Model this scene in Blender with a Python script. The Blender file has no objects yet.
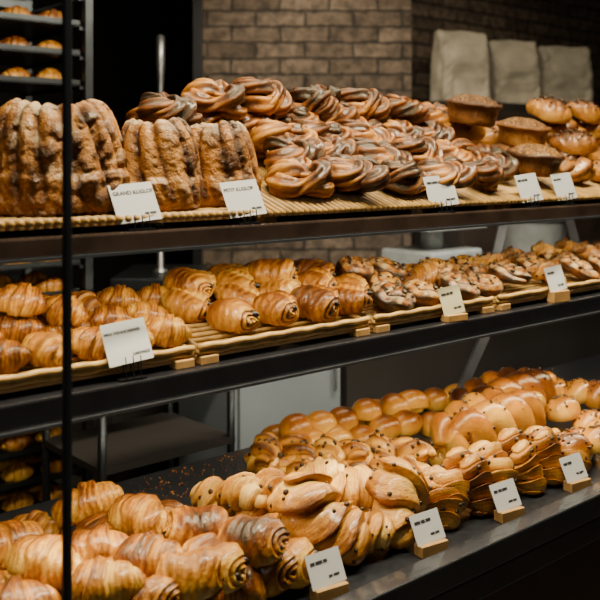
import bpy, bmesh, math, random
import numpy as np
from mathutils import Vector, Matrix, Euler
SC=bpy.context.scene; COL=SC.collection
PI=math.pi; R=math.radians
TH=R(41.1); S,C=math.sin(TH),math.cos(TH); F=900.; HZ=160.; CAM=1.45
rnd=random.Random(11)
def ray_z(px,py,z):
    d=(CAM-z)*F/(py-HZ); lat=(px-300)/F*d
    return (d*S+lat*C, d*C-lat*S)
def x_at(px,Y): return Y*math.tan(TH+math.atan((px-300)/F))
def z_at(px,py,Y): d=x_at(px,Y)*S+Y*C; return CAM-(py-HZ)*d/F
ZT,ZM,ZB=1.327,1.07,0.69      # heights of top shelf, middle shelf, deck
# ---------------------------------------------------------------- mesh builder
def nz(P,freq,seed,oct=2):
    rs=np.random.RandomState(seed); out=np.zeros(P.shape[:-1]); a=1.
    for o in range(oct):
        for k in range(4):
            d=rs.normal(size=3); d/=np.linalg.norm(d)
            out+=a*np.sin((P@d)*freq*(2**o)*rs.uniform(.7,1.4)+rs.uniform(0,6.28))/4
        a*=.5
    return out
class MB:
    def __init__(s): s.V=[];s.F=[];s.A=[];s.n=0
    def add(s,V,Fc,A=0.):
        V=np.asarray(V,float).reshape(-1,3)
        s.V.append(V); s.F+= [tuple(i+s.n for i in f) for f in Fc]
        s.A.append(np.full(len(V),float(A)) if np.isscalar(A) else np.asarray(A,float).reshape(-1)); s.n+=len(V); return s
    def grid(s,P,A=0.,closed=True,cap=True):
        nu,nv=P.shape[:2]; Fc=[]
        for i in range(nu-1):
            for j in range(nv if closed else nv-1):
                k=(j+1)%nv; Fc.append((i*nv+j,i*nv+k,(i+1)*nv+k,(i+1)*nv+j))
        if cap and closed:
            Fc.append(tuple(range(nv))); Fc.append(tuple((nu-1)*nv+j for j in range(nv)))
        return s.add(P,Fc,A)
    def tube(s,path,r,nv=10,A=0.,rmod=None,cap=True,flat=1.):
        p=np.asarray(path,float); n=len(p); r=np.broadcast_to(np.asarray(r,float),(n,))
        T=np.gradient(p,axis=0); T/=np.linalg.norm(T,axis=1)[:,None]+1e-12
        N=np.zeros_like(p); a=np.array([0,0,1.]) if abs(T[0,2])<.9 else np.array([1.,0,0])
        N[0]=a-T[0]*(a@T[0]); N[0]/=np.linalg.norm(N[0])
        for i in range(1,n):
            N[i]=N[i-1]-T[i]*(N[i-1]@T[i]); N[i]/=np.linalg.norm(N[i])
        B=np.cross(T,N); v=np.linspace(0,2*PI,nv,endpoint=False)
        rr=r[:,None]*(np.ones((n,nv)) if rmod is None else rmod)
        P=p[:,None,:]+N[:,None,:]*(rr*np.cos(v))[...,None]*flat+B[:,None,:]*(rr*np.sin(v))[...,None]
        return s.grid(P,A,True,cap)
    def box(s,c,d,M=None,A=0.):
        h=np.array(d)/2.
        V=np.array([[x,y,z] for x in(-1,1) for y in(-1,1) for z in(-1,1)])*h
        if M is not None: V=V@np.array(M.to_3x3()).T
        return s.add(V+np.array(c),[(0,1,3,2),(4,6,7,5),(0,4,5,1),(2,3,7,6),(0,2,6,4),(1,5,7,3)],A)
    def ball(s,c,r,A=0.,nu=7,nv=8,sc=(1,1,1)):
        u=np.linspace(.05,PI-.05,nu); v=np.linspace(0,2*PI,nv,endpoint=False); U,V=np.meshgrid(u,v,indexing='ij')
        P=np.stack([np.sin(U)*np.cos(V)*sc[0],np.sin(U)*np.sin(V)*sc[1],np.cos(U)*sc[2]],-1)*r+np.array(c)
        return s.grid(P,A)
    def lathe(s,prof,nv=32,c=(0,0,0),A=0.,cap=True):
        p=np.array(prof,float); v=np.linspace(0,2*PI,nv,endpoint=False)
        P=np.stack([p[:,0:1]*np.cos(v),p[:,0:1]*np.sin(v),np.repeat(p[:,1:2],nv,1)],-1)+np.array(c)
        return s.grid(P,A,True,cap)
    def mesh(s,name,mat,smooth=True):
        V=np.concatenate(s.V); A=np.concatenate(s.A)
        me=bpy.data.meshes.new(name); me.from_pydata(V.tolist(),[],s.F)
        bm=bmesh.new(); bm.from_mesh(me); bmesh.ops.recalc_face_normals(bm,faces=bm.faces); bm.to_mesh(me); bm.free()
        at=me.attributes.new('bake','FLOAT','POINT'); at.data.foreach_set('value',A)
        me.polygons.foreach_set('use_smooth',[smooth]*len(me.polygons)); me.materials.append(mat); me.update(); return me
    def build(s,name,mat,parent=None,smooth=False,bevel=0.,loc=None):
        o=bpy.data.objects.new(name,s.mesh(name,mat,smooth)); COL.objects.link(o)
        if parent: o.parent=parent
        if loc: o.location=loc
        if bevel:
            b=o.modifiers.new('bevel','BEVEL'); b.width=bevel; b.segments=2; b.limit_method='ANGLE'
        return o
def empty(name,loc,rot=(0,0,0)):
    o=bpy.data.objects.new(name,None); COL.objects.link(o); o.location=loc; o.rotation_euler=rot; o.empty_display_size=.05; return o
def tag(o,label=None,cat=None,group=None,kind=None):
    if label:o['label']=label
    if cat:o['category']=cat
    if group:o['group']=group
    if kind:o['kind']=kind
    return o
# ---------------------------------------------------------------- materials
def nodes(name):
    m=bpy.data.materials.new(name); m.use_nodes=True; nt=m.node_tree; return m,nt,nt.nodes['Principled BSDF']
def N(nt,t,**k):
    n=nt.nodes.new(t)
    for a,b in k.items(): setattr(n,a,b)
    return n
def math_(nt,op,a,b):
    n=N(nt,'ShaderNodeMath',operation=op)
    for i,x in enumerate((a,b)):
        if isinstance(x,(int,float)): n.inputs[i].default_value=x
        else: nt.links.new(x,n.inputs[i])
    return n.outputs[0]
def plain(name,col,rough=.5,metal=0.,noise=.15,scale=20,bump=0.,coat=0.):
    m,nt,b=nodes(name); L=nt.links
    tc=N(nt,'ShaderNodeTexCoord'); n=N(nt,'ShaderNodeTexNoise'); n.inputs['Scale'].default_value=scale; n.inputs['Detail'].default_value=4
    L.new(tc.outputs['Object'],n.inputs['Vector'])
    r=N(nt,'ShaderNodeValToRGB'); e=r.color_ramp.elements
    e[0].position=.3; e[1].position=.7
    e[0].color=(*[c*(1-noise) for c in col],1); e[1].color=(*[min(1,c*(1+noise)) for c in col],1)
    L.new(n.outputs[0],r.inputs[0]); L.new(r.outputs[0],b.inputs['Base Color'])
    b.inputs['Roughness'].default_value=rough; b.inputs['Metallic'].default_value=metal; b.inputs['Coat Weight'].default_value=coat
    if bump:
        bp=N(nt,'ShaderNodeBump'); bp.inputs['Strength'].default_value=bump; bp.inputs['Distance'].default_value=.01
        L.new(n.outputs[0],bp.inputs['Height']); L.new(bp.outputs[0],b.inputs['Normal'])
    return m
def pastry(name,ramp,rough=.4,coat=.15,ns=55,namp=.45,bump=.35,sugar=0.,sugcol=(.85,.78,.66),sscale=60,flaky=0,slo=.12,shi=.7,vary=.42):
    m,nt,b=nodes(name); L=nt.links
    tc=N(nt,'ShaderNodeTexCoord'); at=N(nt,'ShaderNodeAttribute',attribute_name='bake'); oi=N(nt,'ShaderNodeObjectInfo')
    n=N(nt,'ShaderNodeTexNoise'); n.inputs['Scale'].default_value=ns; n.inputs['Detail'].default_value=6; n.inputs['Roughness'].default_value=.6; L.new(tc.outputs['Object'],n.inputs['Vector'])
    n2=N(nt,'ShaderNodeTexNoise'); n2.inputs['Scale'].default_value=ns*(4 if flaky else 7); n2.inputs['Detail'].default_value=3
    if flaky:
        mp=N(nt,'ShaderNodeMapping'); mp.inputs['Scale'].default_value=(1.8,.45,.45); L.new(tc.outputs['Object'],mp.inputs[0]); L.new(mp.outputs[0],n2.inputs['Vector'])
    else: L.new(tc.outputs['Object'],n2.inputs['Vector'])
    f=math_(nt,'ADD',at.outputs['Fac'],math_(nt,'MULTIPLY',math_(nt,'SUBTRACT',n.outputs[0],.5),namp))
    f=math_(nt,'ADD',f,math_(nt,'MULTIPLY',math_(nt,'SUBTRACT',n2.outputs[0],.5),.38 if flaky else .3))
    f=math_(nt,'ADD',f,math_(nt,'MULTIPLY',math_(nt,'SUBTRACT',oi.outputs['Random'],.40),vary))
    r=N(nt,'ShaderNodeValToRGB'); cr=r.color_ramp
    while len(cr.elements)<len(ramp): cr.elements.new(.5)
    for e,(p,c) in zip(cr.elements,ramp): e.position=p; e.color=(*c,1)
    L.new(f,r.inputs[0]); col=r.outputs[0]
    b.inputs['Roughness'].default_value=rough; b.inputs['Coat Weight'].default_value=coat; b.inputs['Coat Roughness'].default_value=.18; b.inputs['Coat Tint'].default_value=(1,.86,.56,1); b.inputs['Specular Tint'].default_value=(1,.86,.6,1)
    if sugar:
        g=N(nt,'ShaderNodeNewGeometry'); sx=N(nt,'ShaderNodeSeparateXYZ'); L.new(g.outputs['Normal'],sx.inputs[0])
        n3=N(nt,'ShaderNodeTexNoise'); n3.inputs['Scale'].default_value=sscale; n3.inputs['Detail'].default_value=6; L.new(tc.outputs['Object'],n3.inputs['Vector'])
        k=math_(nt,'ADD',math_(nt,'MULTIPLY',sx.outputs[2],.5),math_(nt,'MULTIPLY',math_(nt,'SUBTRACT',n3.outputs[0],.5),2.2))
        mr=N(nt,'ShaderNodeMapRange'); mr.inputs['From Min'].default_value=slo; mr.inputs['From Max'].default_value=shi; mr.inputs['To Max'].default_value=sugar
        L.new(k,mr.inputs['Value'])
        mx=N(nt,'ShaderNodeMixRGB'); L.new(mr.outputs[0],mx.inputs[0]); L.new(col,mx.inputs[1]); mx.inputs[2].default_value=(*sugcol,1); col=mx.outputs[0]
    L.new(col,b.inputs['Base Color'])
    bp=N(nt,'ShaderNodeBump'); bp.inputs['Strength'].default_value=bump; bp.inputs['Distance'].default_value=.006
    L.new(math_(nt,'ADD',n.outputs[0],math_(nt,'MULTIPLY',n2.outputs[0],.7)),bp.inputs['Height']); L.new(bp.outputs[0],b.inputs['Normal'])
    return m
CR=(.78,.46,.08);GO=(.50,.205,.017);BR=(.19,.052,.005);DK=(.04,.010,.003)
M={}
M['croissant']=pastry('croissant_crust',[(0,CR),(.33,GO),(.66,BR),(1,DK)],.36,.4,namp=.6,bump=.7,flaky=1)
M['pain']=pastry('laminated_crust',[(0,(.80,.48,.095)),(.33,(.52,.22,.021)),(.66,BR),(1,(.025,.008,.003))],.36,.4,namp=.6,bump=.75,flaky=1)
M['striped']=pastry('striped_crust',[(0,(.84,.56,.17)),(.40,(.56,.25,.028)),(.74,BR),(1,(.025,.008,.004))],.36,.35,namp=.45,bump=.6,flaky=1,vary=.3)
M['brioche']=pastry('brioche_crust',[(0,(.82,.50,.09)),(.35,(.60,.27,.025)),(.74,(.26,.075,.007)),(1,(.035,.01,.004))],.3,.4,ns=30,namp=.5,bump=.25)
M['knot']=pastry('cinnamon_crust',[(0,(.52,.23,.03)),(.26,(.29,.095,.010)),(.54,(.105,.028,.004)),(1,(.013,.006,.003))],.3,.45,namp=.65,bump=.7)
M['snail']=pastry('raisin_roll_crust',[(0,(.80,.48,.10)),(.40,(.52,.22,.022)),(.76,(.18,.052,.006)),(1,(.02,.008,.004))],.36,.35,namp=.5,bump=.6)
M['iced']=pastry('iced_roll_crust',[(0,(.66,.34,.055)),(.32,(.38,.135,.014)),(.6,(.13,.035,.005)),(1,(.02,.008,.004))],.34,.4,namp=.6,sugar=.55,sugcol=(.8,.64,.38),sscale=42,slo=.36,bump=.7)
M['cake']=pastry('bundt_crust',[(0,(.42,.18,.034)),(.32,(.21,.075,.011)),(.6,(.09,.028,.006)),(1,(.03,.011,.005))],.5,.15,ns=34,namp=.8,bump=1.,sugar=.72,sugcol=(.68,.53,.33),sscale=20,slo=.28,shi=.8)
M['pie']=pastry('pie_crust',[(0,(.52,.25,.05)),(.4,(.28,.105,.017)),(.8,(.11,.034,.007)),(1,(.05,.016,.006))],.48,.15,bump=.8,namp=1.)
M['crumble']=pastry('crumble_topping',[(0,(.46,.24,.06)),(.42,(.17,.062,.013)),(1,(.03,.011,.005))],.5,.2,ns=140,namp=1.,bump=1.)
M['seed']=pastry('seeded_crust',[(0,(.66,.36,.07)),(.34,(.40,.165,.019)),(.68,(.15,.045,.007)),(1,(.03,.012,.006))],.36,.4,namp=.7,bump=.6)
M['choc']=plain('chocolate',(.014,.006,.003),.3)
M['black']=plain('black_lacquer',(.012,.012,.014),.28,coat=.3)
M['deck']=plain('dark_stone_deck',(.018,.019,.022),.3,noise=.3,scale=60)
M['shelf']=plain('dark_brown_shelf',(.035,.022,.016),.25,noise=.3,scale=12,coat=.3)
M['metal']=plain('dark_steel',(.08,.09,.10),.35,.9)
M['bracket']=plain('grey_bracket_steel',(.12,.13,.15),.4,.3)
M['steel']=plain('brushed_steel',(.42,.43,.44),.35,.9)
M['rim']=plain('edge_trim',(.16,.17,.19),.3,.8)
M['edge']=plain('dark_deck_edge',(.035,.037,.042),.22,.4,coat=.3)
M['joint']=plain('dark_grey_glass_joint',(.022,.024,.027),.3)
M['woodpanel']=plain('dark_wood_panel',(.07,.032,.02),.5,noise=.35,scale=8)
M['bamboo']=plain('bamboo_rod',(.44,.25,.06),.5,noise=.4,scale=35)
M['block']=plain('pale_wood_block',(.42,.23,.07),.55,noise=.25,scale=25)
M['card']=plain('white_card',(.54,.54,.52),.5,noise=.02)
M['cream']=plain('cream_card',(.52,.46,.28),.5,noise=.02)
M['ink']=plain('black_ink',(.02,.02,.02),.6)
M['white']=plain('white_laminate',(.2,.23,.26),.5,noise=.08,scale=4)
M['bag']=plain('cream_paper',(.40,.355,.28),.8,noise=.3,scale=7,bump=1.)
M['grey']=plain('grey_plastic',(.42,.46,.48),.45)
M['dark']=plain('dark_paint',(.022,.018,.016),.7,noise=.3,scale=2)
M['floor']=plain('dark_floor',(.04,.035,.03),.5,noise=.3,scale=3)
M['dimwood']=plain('dark_counter_wood',(.05,.035,.028),.5,noise=.3,scale=6)
def brick():
    m,nt,b=nodes('brown_brick'); L=nt.links
    tc=N(nt,'ShaderNodeTexCoord'); sp=N(nt,'ShaderNodeSeparateXYZ'); cb=N(nt,'ShaderNodeCombineXYZ'); L.new(tc.outputs['Object'],sp.inputs[0])
    L.new(sp.outputs[0],cb.inputs[0]); L.new(sp.outputs[2],cb.inputs[1])
    ns=N(nt,'ShaderNodeTexNoise'); ns.inputs['Scale'].default_value=14; ns.inputs['Detail'].default_value=4; L.new(tc.outputs['Object'],ns.inputs['Vector'])
    va=N(nt,'ShaderNodeVectorMath',operation='MULTIPLY_ADD'); L.new(ns.outputs['Color'],va.inputs[0]); va.inputs[1].default_value=(.03,.03,0); L.new(cb.outputs[0],va.inputs[2])
    t=N(nt,'ShaderNodeTexBrick'); L.new(va.outputs[0],t.inputs['Vector'])
    for k,v in {'Scale':1.,'Mortar Size':.009,'Mortar Smooth':.5,'Brick Width':.27,'Row Height':.088,'Bias':-.2}.items(): t.inputs[k].default_value=v
    t.inputs['Color1'].default_value=(.2,.145,.105,1); t.inputs['Color2'].default_value=(.08,.054,.038,1); t.inputs['Mortar'].default_value=(.06,.048,.038,1)
    mx=N(nt,'ShaderNodeMixRGB',blend_type='MULTIPLY'); mx.inputs[0].default_value=.85; L.new(t.outputs[0],mx.inputs[1])
    n2=N(nt,'ShaderNodeTexNoise'); n2.inputs['Scale'].default_value=22; n2.inputs['Detail'].default_value=7; L.new(tc.outputs['Object'],n2.inputs['Vector'])
    r=N(nt,'ShaderNodeValToRGB'); r.color_ramp.elements[0].position=.35; r.color_ramp.elements[1].position=.65; r.color_ramp.elements[0].color=(.3,.3,.3,1); L.new(n2.outputs[0],r.inputs[0]); L.new(r.outputs[0],mx.inputs[2])
    L.new(mx.outputs[0],b.inputs['Base Color']); b.inputs['Roughness'].default_value=.85
    bp=N(nt,'ShaderNodeBump'); bp.inputs['Strength'].default_value=1.; bp.inputs['Distance'].default_value=.012
    L.new(math_(nt,'SUBTRACT',math_(nt,'MULTIPLY',n2.outputs[0],.8),t.outputs['Fac']),bp.inputs['Height']); L.new(bp.outputs[0],b.inputs['Normal']); return m
M['brick']=brick()
# ---------------------------------------------------------------- pastry shapes (real size, metres)
def croissant(L,Rr,bend,seed,nseg=5,nu=110,nv=34,mat='croissant'):
    u=np.linspace(-1,1,nu); v=np.linspace(0,2*PI,nv,endpoint=False); U,V=np.meshgrid(u,v,indexing='ij')
    env=np.clip(1-np.abs(U)**1.8,0,1)**.7
    q=np.abs(U+.06*math.sin(seed))*nseg/2+.5+.22*np.cos(V+seed)*np.sign(U)+.08*np.sin(3*V+seed)
    f=q-np.floor(q); bul=np.clip(f,0,1)**.45*np.clip((1-f)/.12,0,1)**.6
    r=Rr*(.14+.86*env)*(.78+.27*bul)
    a=U*bend; rho=L/(2*bend)
    cx,cy=rho*np.sin(a),rho*(1-np.cos(a))
    yy=r*np.cos(V); zz=r*np.sin(V)*.9
    zz=np.where(zz<-.5*Rr,-.5*Rr+(zz+.5*Rr)*.25,zz)
    P=np.stack([cx-np.sin(a)*yy,cy+np.cos(a)*yy,zz],-1)
    P+=(nz(P,45,seed)[...,None]*np.array([.4,.7,1])*.16+nz(P,130,seed+9)[...,None]*.03)*Rr
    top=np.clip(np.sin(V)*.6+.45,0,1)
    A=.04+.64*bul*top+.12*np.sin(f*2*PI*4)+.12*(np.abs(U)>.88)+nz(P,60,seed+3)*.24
    return [('', MB().grid(P,A).mesh('croissant_dough',M[mat]))]
def laminated(L,Rr,bend,seed,nseg=2.6,starts=2,nu=150,nv=60,dots=10,mat='striped'):
    """twisted laminated pastry: saw-edged layers wind around a bent, tapered body"""
    rs=np.random.RandomState(seed)
    u=np.linspace(-1,1,nu); v=np.linspace(0,2*PI,nv,endpoint=False); U,V=np.meshgrid(u,v,indexing='ij')
    env=np.clip(1-np.abs(U)**2.3,0,1)**.6
    w=U+.10*np.sin(2.3*U+seed)
    q=w*nseg+starts*V/(2*PI)+.08*np.sin(3*V+seed)+.05*np.sin(7*U+seed)
    f=q-np.floor(q); bul=f**.5*np.clip((1-f)/.10,0,1)**.6
    r=Rr*(.2+.8*env)*(.62+.50*bul)*(1+.08*np.sin(4*U+seed))
    a=U*bend; rho=L/(2*bend); cx,cy=rho*np.sin(a),rho*(1-np.cos(a))
    yy=r*np.cos(V); zz=r*np.sin(V)*.85+.012*np.sin(2*U+seed)
    P=np.stack([cx-np.sin(a)*yy,cy+np.cos(a)*yy,zz],-1)
    P+=(nz(P,40,seed)[...,None]*.08+nz(P,150,seed+9)[...,None]*.02)*Rr
    A=.0+.5*f+.09*np.sin(f*2*PI*4)+.35*(f<.06)+nz(P,45,seed+3)*.22
    mb=MB().grid(P,A)
    for i in range(dots):
        j,k=rs.randint(20,nu-20),rs.randint(0,nv); mb.ball(P[j,k],rs.uniform(.0035,.006),1.5,5,6)
    return [('',mb.mesh('laminated_dough',M[mat]))]
def pain(L,W,H,seed):
    nv=56; v=np.linspace(0,2*PI,nv,endpoint=False); rs=np.random.RandomState(seed)
    rho=np.linspace(.02,.97,18); ub=np.linspace(-1,1,44)
    seq=[(-1,r) for r in rho]+[(u,1.) for u in ub]+[(1,r) for r in rho[::-1]]
    P=np.zeros((len(seq),nv,3)); A=np.zeros((len(seq),nv))
    cs,sn=np.cos(v),np.sin(v); seam=(v/(2*PI)+.72+.05*seed)%1.
    rad=.86+.19*seam; ph0=rs.uniform(0,6)
    for i,(u,r) in enumerate(seq):
        endr=1-.28*max(0,(abs(u)-.45)/.55)**2
        wob=1+.07*math.sin(u*4+ph0)+.02*math.sin(u*17+ph0)
        y=W*np.sign(cs)*np.abs(cs)**.9*rad*r*endr*wob; z=H*np.sign(sn)*np.abs(sn)**.95*rad*r*endr*wob
        z=np.where(z<-.7*H,-.7*H+(z+.7*H)*.3,z)
        ph=2*PI*r*3.0+v
        x=u*L/2*(1+.08*np.sin(2*v+ph0))
        if r<1: x=x+np.sign(u)*(.12*L*(1-r*r)+.020*L*np.sin(ph))
        P[i]=np.stack([x,y,z],-1)
        top=np.clip(sn*.6+.5,0,1)
        if r<1: A[i]=.26-.26*np.sin(ph)+.25*top*r
        else: A[i]=.06+.54*top*(1-.6*abs(u)**3)+.13*np.sin(abs(u)*18+3*np.sin(v*2+seed)+seed)*(.2+.8*abs(u))-.35*(np.abs(seam-.02)<.03)
    P+=nz(P,40,seed)[...,None]*H*.16+nz(P,130,seed+4)[...,None]*H*.03
    A+=nz(P,50,seed+6)*.24
    out=[('dough',MB().grid(P,A).mesh('dough',M['pain']))]
    for s in(-1,1):
        x=np.linspace(-L*.635,L*.635,8)
        out.append(('chocolate_stick',MB().tube(np.stack([x,np.full(8,s*W*.25),np.full(8,H*(.1+.2*s))],-1),[W*.1]+[W*.17]*6+[W*.1],8).mesh('chocolate_stick',M['choc'])))
    return out
def knot(seed,k=1.,mat='knot',rt=.0188,dots=9,ridge=5):
    rs=np.random.RandomState(seed); mb=MB(); n=150; t=np.linspace(0,2*PI,n); v=np.linspace(0,2*PI,40,endpoint=False); tops=[]
    q=[1.5,2.5,2,1.33,1.8][seed%5]; ex=rs.uniform(1.05,1.4)
    for j in range(3):
        ph=q*t+2*PI*j/3+rs.uniform(-.7,.7)+.7*np.sin(2*t+rs.uniform(0,6)); rr=.030+.019*np.cos(ph)+.008*np.sin(3*t+rs.uniform(0,6))
        p=np.stack([rr*np.cos(t)*ex,rr*np.sin(t),.0150*np.sin(ph)+.005*np.sin(2*t+j+seed)],-1)*k
        w=ridge*v[None,:]+4*t[:,None]+j+.6*np.sin(5*t[:,None]+seed)
        rm=1+.13*np.cos(w)
        A=.5-.22*np.cos(w)+.2*np.sin(5*t[:,None]+j)+.24*np.sin(2*t[:,None]+seed+j)
        rad=np.full(n,rt*k)*(1+.22*np.sin(3*t+j+seed)); rad[:10]*=np.linspace(.3,1,10); rad[-10:]*=np.linspace(1,.3,10)
        mb.tube(p,rad,40,A,rm); tops.append(p)
    for i in range(dots*4):
        p=tops[rs.randint(3)][rs.randint(8,n-8)]; d=rs.normal(size=3); d[2]=abs(d[2])+.5; d/=np.linalg.norm(d); mb.ball(p+d*rt*k*1.03,rs.uniform(.0014,.0024),rs.choice([-.2,1.4]),4,5)
    return [('',mb.mesh('knotted_dough',M[mat]))]
def bundt(Rr,H,seed,fl=14):
    nv=fl*18; v=np.linspace(0,2*PI,nv,endpoint=False)
    prof=np.array([(.92,0),(1.03,.03),(1.06,.10),(1.04,.22),(1.06,.32),(1.0,.38),(.98,.48),(.95,.58),(.91,.68),(.85,.79),(.77,.89),(.66,.97),(.53,1.),(.42,.96),(.33,.82),(.28,.6),(.25,.4)])
    s0=np.linspace(0,len(prof)-1,120); r=np.interp(s0,range(len(prof)),prof[:,0]); z=np.interp(s0,range(len(prof)),prof[:,1])
    zz=z[:,None]; rs=np.random.RandomState(seed); am=np.interp(v,np.linspace(0,2*PI,fl+1),np.r_[rs.uniform(.5,1.3,fl),1.])
    amp=.08*np.clip((zz-.02)/.25,0,1)*np.clip((r[:,None]-.2)/.35,0,1)*am
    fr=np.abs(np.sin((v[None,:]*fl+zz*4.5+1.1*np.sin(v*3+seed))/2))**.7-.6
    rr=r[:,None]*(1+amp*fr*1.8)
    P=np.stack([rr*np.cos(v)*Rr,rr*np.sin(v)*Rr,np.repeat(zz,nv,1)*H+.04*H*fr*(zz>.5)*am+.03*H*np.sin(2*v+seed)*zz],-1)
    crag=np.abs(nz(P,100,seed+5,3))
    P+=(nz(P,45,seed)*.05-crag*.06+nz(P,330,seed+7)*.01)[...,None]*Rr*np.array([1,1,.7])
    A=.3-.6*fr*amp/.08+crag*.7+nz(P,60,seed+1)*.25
    return [('',MB().grid(P,A).mesh('bundt',M['cake']))]
def pie(seed):
    mb=MB(); nv=72; v=np.linspace(0,2*PI,nv,endpoint=False)
    prof=np.array([(.0,0),(.058,0),(.061,.004),(.064,.018),(.066,.034),(.069,.047),(.074,.050),(.077,.055),(.074,.062),(.067,.061),(.062,.054)])
    fr=np.abs(np.sin(v*13))[None,:]; k=(prof[:,0:1]>.060)*.0028
    rr=prof[:,0:1]+fr*k
    P=np.stack([rr*np.cos(v),rr*np.sin(v),np.repeat(prof[:,1:2],nv,1)],-1); P+=(nz(P,60,seed)*.003+nz(P,200,seed+1)*.001)[...,None]
    A=np.repeat(np.clip(.15+.6*(prof[:,1:2]/.06),0,1),nv,1)
    body=mb.grid(P,A).mesh('pastry_case',M['pie'])
    r=np.linspace(.001,.070,26)[:,None]; z=.056+.024*np.cos(r/.070*PI/2)**.6; rn=np.random.RandomState(seed)
    z=z+rn.uniform(-.004,.0045,size=(26,nv))*np.clip((.070-r)/.01,0,1)*np.clip(r/.02,.3,1)
    P=np.stack([r*np.cos(v),r*np.sin(v),z],-1)
    top=MB().grid(P,rn.uniform(-.1,.95,size=(26,nv)),True,False).mesh('topping',M['crumble'])
    return [('pastry_case',body),('topping',top)]
def bun(a,b,c,seed,mat='brioche',dots=0,score=0,base=.35,lump=.14):
    u=np.linspace(.03,PI-.03,44); v=np.linspace(0,2*PI,60,endpoint=False); U,V=np.meshgrid(u,v,indexing='ij')
    z=np.cos(U); z=np.where(z<-.45,-.45+(z+.45)*.2,z)
    P=np.stack([np.sin(U)**.9*np.cos(V)*a,np.sin(U)**.9*np.sin(V)*b,z*c],-1)
    P+=nz(P,28,seed)[...,None]*c*lump
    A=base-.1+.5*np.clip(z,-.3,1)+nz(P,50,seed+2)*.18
    if score:
        g=np.abs((((P[...,0]+.35*P[...,1])/a*score*.8+.2)%1)-.5); k=np.clip((.2-g)/.2,0,1)*np.clip((z-.05)/.3,0,1); P[...,2]-=k*c*.22; A=A-k*.4
    mb=MB().grid(P,A); rs=np.random.RandomState(seed)
    for i in range(dots):
        th=rs.uniform(0,2*PI); q=rs.uniform(.1,1.25); p=np.array([math.sin(q)**.9*math.cos(th)*a,math.sin(q)**.9*math.sin(th)*b,math.cos(q)*c])
        mb.ball(p*.99,rs.uniform(.0028,.0048),1.5,5,6)
    return [('',mb.mesh('bun',M[mat]))]
def braid(L,w,rt,n,seed,mat='brioche',dots=0):
    mb=MB(); m=130; t=np.linspace(0,1,m); rs=np.random.RandomState(seed)
    env=np.clip(np.sin(PI*np.clip(t*.94+.03,0,1)),0,1)**.35; v=np.linspace(0,2*PI,18,endpoint=False); tops=[]
    for k in range(3):
        ph=2*PI*(n*t+k/3.)
        p=np.stack([(t-.5)*L,w*np.sin(ph)*env,rt*.85*np.sin(2*ph)+rt*.6*env],-1)
        A=.34+.34*np.cos(v)[None,:]+.2*np.sin(2*ph)[:,None]
        mb.tube(p,rt*env*(1+.08*np.sin(9*t+k)),18,A); tops.append(p)
    for i in range(dots):
        p=tops[rs.randint(3)][rs.randint(8,m-8)]; d=rs.normal(size=3); d[2]=abs(d[2])+.4; d/=np.linalg.norm(d); mb.ball(p+d*rt*.98,rs.uniform(.003,.0052),1.5,5,6)
    return [('',mb.mesh('plaited_dough',M[mat]))]
def twist(L,w,rt,n,seed,mat='snail',dots=0,small=1.):
    mb=MB(); m=90; t=np.linspace(0,1,m); env=np.clip(np.sin(PI*(t*.9+.05)),0,1)**.4; v=np.linspace(0,2*PI,24,endpoint=False); rs=np.random.RandomState(seed)
    for k in range(2):
        ph=2*PI*n*t+PI*k+seed
        p=np.stack([(t-.5)*L,w*np.sin(ph)*env,w*.7*np.cos(ph)*env],-1)
        A=.28+.28*np.cos(4*v)[None,:]+.16*np.cos(ph)[:,None]
        mb.tube(p,rt*env*(1+.1*np.sin(11*t+k+seed)),24,A,1+.09*np.cos(4*v)[None,:]+0*t[:,None])
    for i in range(dots):
        a=rs.uniform(0,2*PI); mb.ball((rs.uniform(-.42,.42)*L,math.cos(a)*(w+rt)*.72,abs(math.sin(a))*(w+rt)*.8),rs.uniform(.0035,.006)*small,1.5,5,6)
    return [('',mb.mesh('twisted_dough',M[mat]))]
def snail(Rr,th,turns,seed,mat='snail',dots=8,ex=1.15,ridge=3):
    mb=MB(); m=int(80*turns); rs=np.random.RandomState(seed); t=np.linspace(0,1,m); an=t*2*PI*turns+seed
    pitch=Rr/(turns+.45); rr=(pitch*.3+t*(Rr-pitch*.75))*(1+.07*np.sin(3*an*.61+seed)); rt=pitch*.64
    dome=.4*th*(1-(rr/Rr)**2)
    p=np.stack([rr*np.cos(an)*ex,rr*np.sin(an),dome+.04*th*np.sin(5*an)],-1); v=np.linspace(0,2*PI,22,endpoint=False)
    rad=np.full(m,rt)*(1+.1*np.sin(4.3*an+seed)); rad[-14:]*=np.linspace(1,.4,14)
    w=ridge*2*v[None,:]
    A=.24+.62*np.abs(np.sin(v))[None,:]**2+.18*np.sin(7*an)[:,None]+.2*np.cos(w)
    mb.tube(p,rad,len(v),A,1+.07*np.cos(w)+0*t[:,None],flat=th/2/rt)
    for i in range(dots):
        j=rs.randint(0,m-5); mb.ball(p[j]+np.array([rs.uniform(-.6,.6)*rt,rs.uniform(-.6,.6)*rt,th*.44]),rs.uniform(.004,.0075),1.5,5,6,(1,1,.8))
    return [('',mb.mesh('coiled_dough',M[mat]))]
K={}
K['mini_croissant']=[croissant(.098,.034,b,s,4.4) for s,b in((1,.35),(2,.5),(3,.2),(4,.4))]
K['mini_pain_au_chocolat']=[pain(.090,.043,.036,s) for s in(1,2,3,4,5)]
K['croissant']=[croissant(.14,.048,b,s,4.4) for s,b in((5,.7),(6,.5),(7,.85),(8,.4))]
K['pain_au_chocolat']=[pain(.10,.054,.040,s) for s in(6,7,8,9)]
K['striped_croissant']=[laminated(.14,.040,b,s,2.4,2,dots=4) for s,b in((51,.3),(52,.5),(53,.4))]
K['cinnamon_knot']=[knot(s,1.0) for s in range(1,11)]
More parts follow.
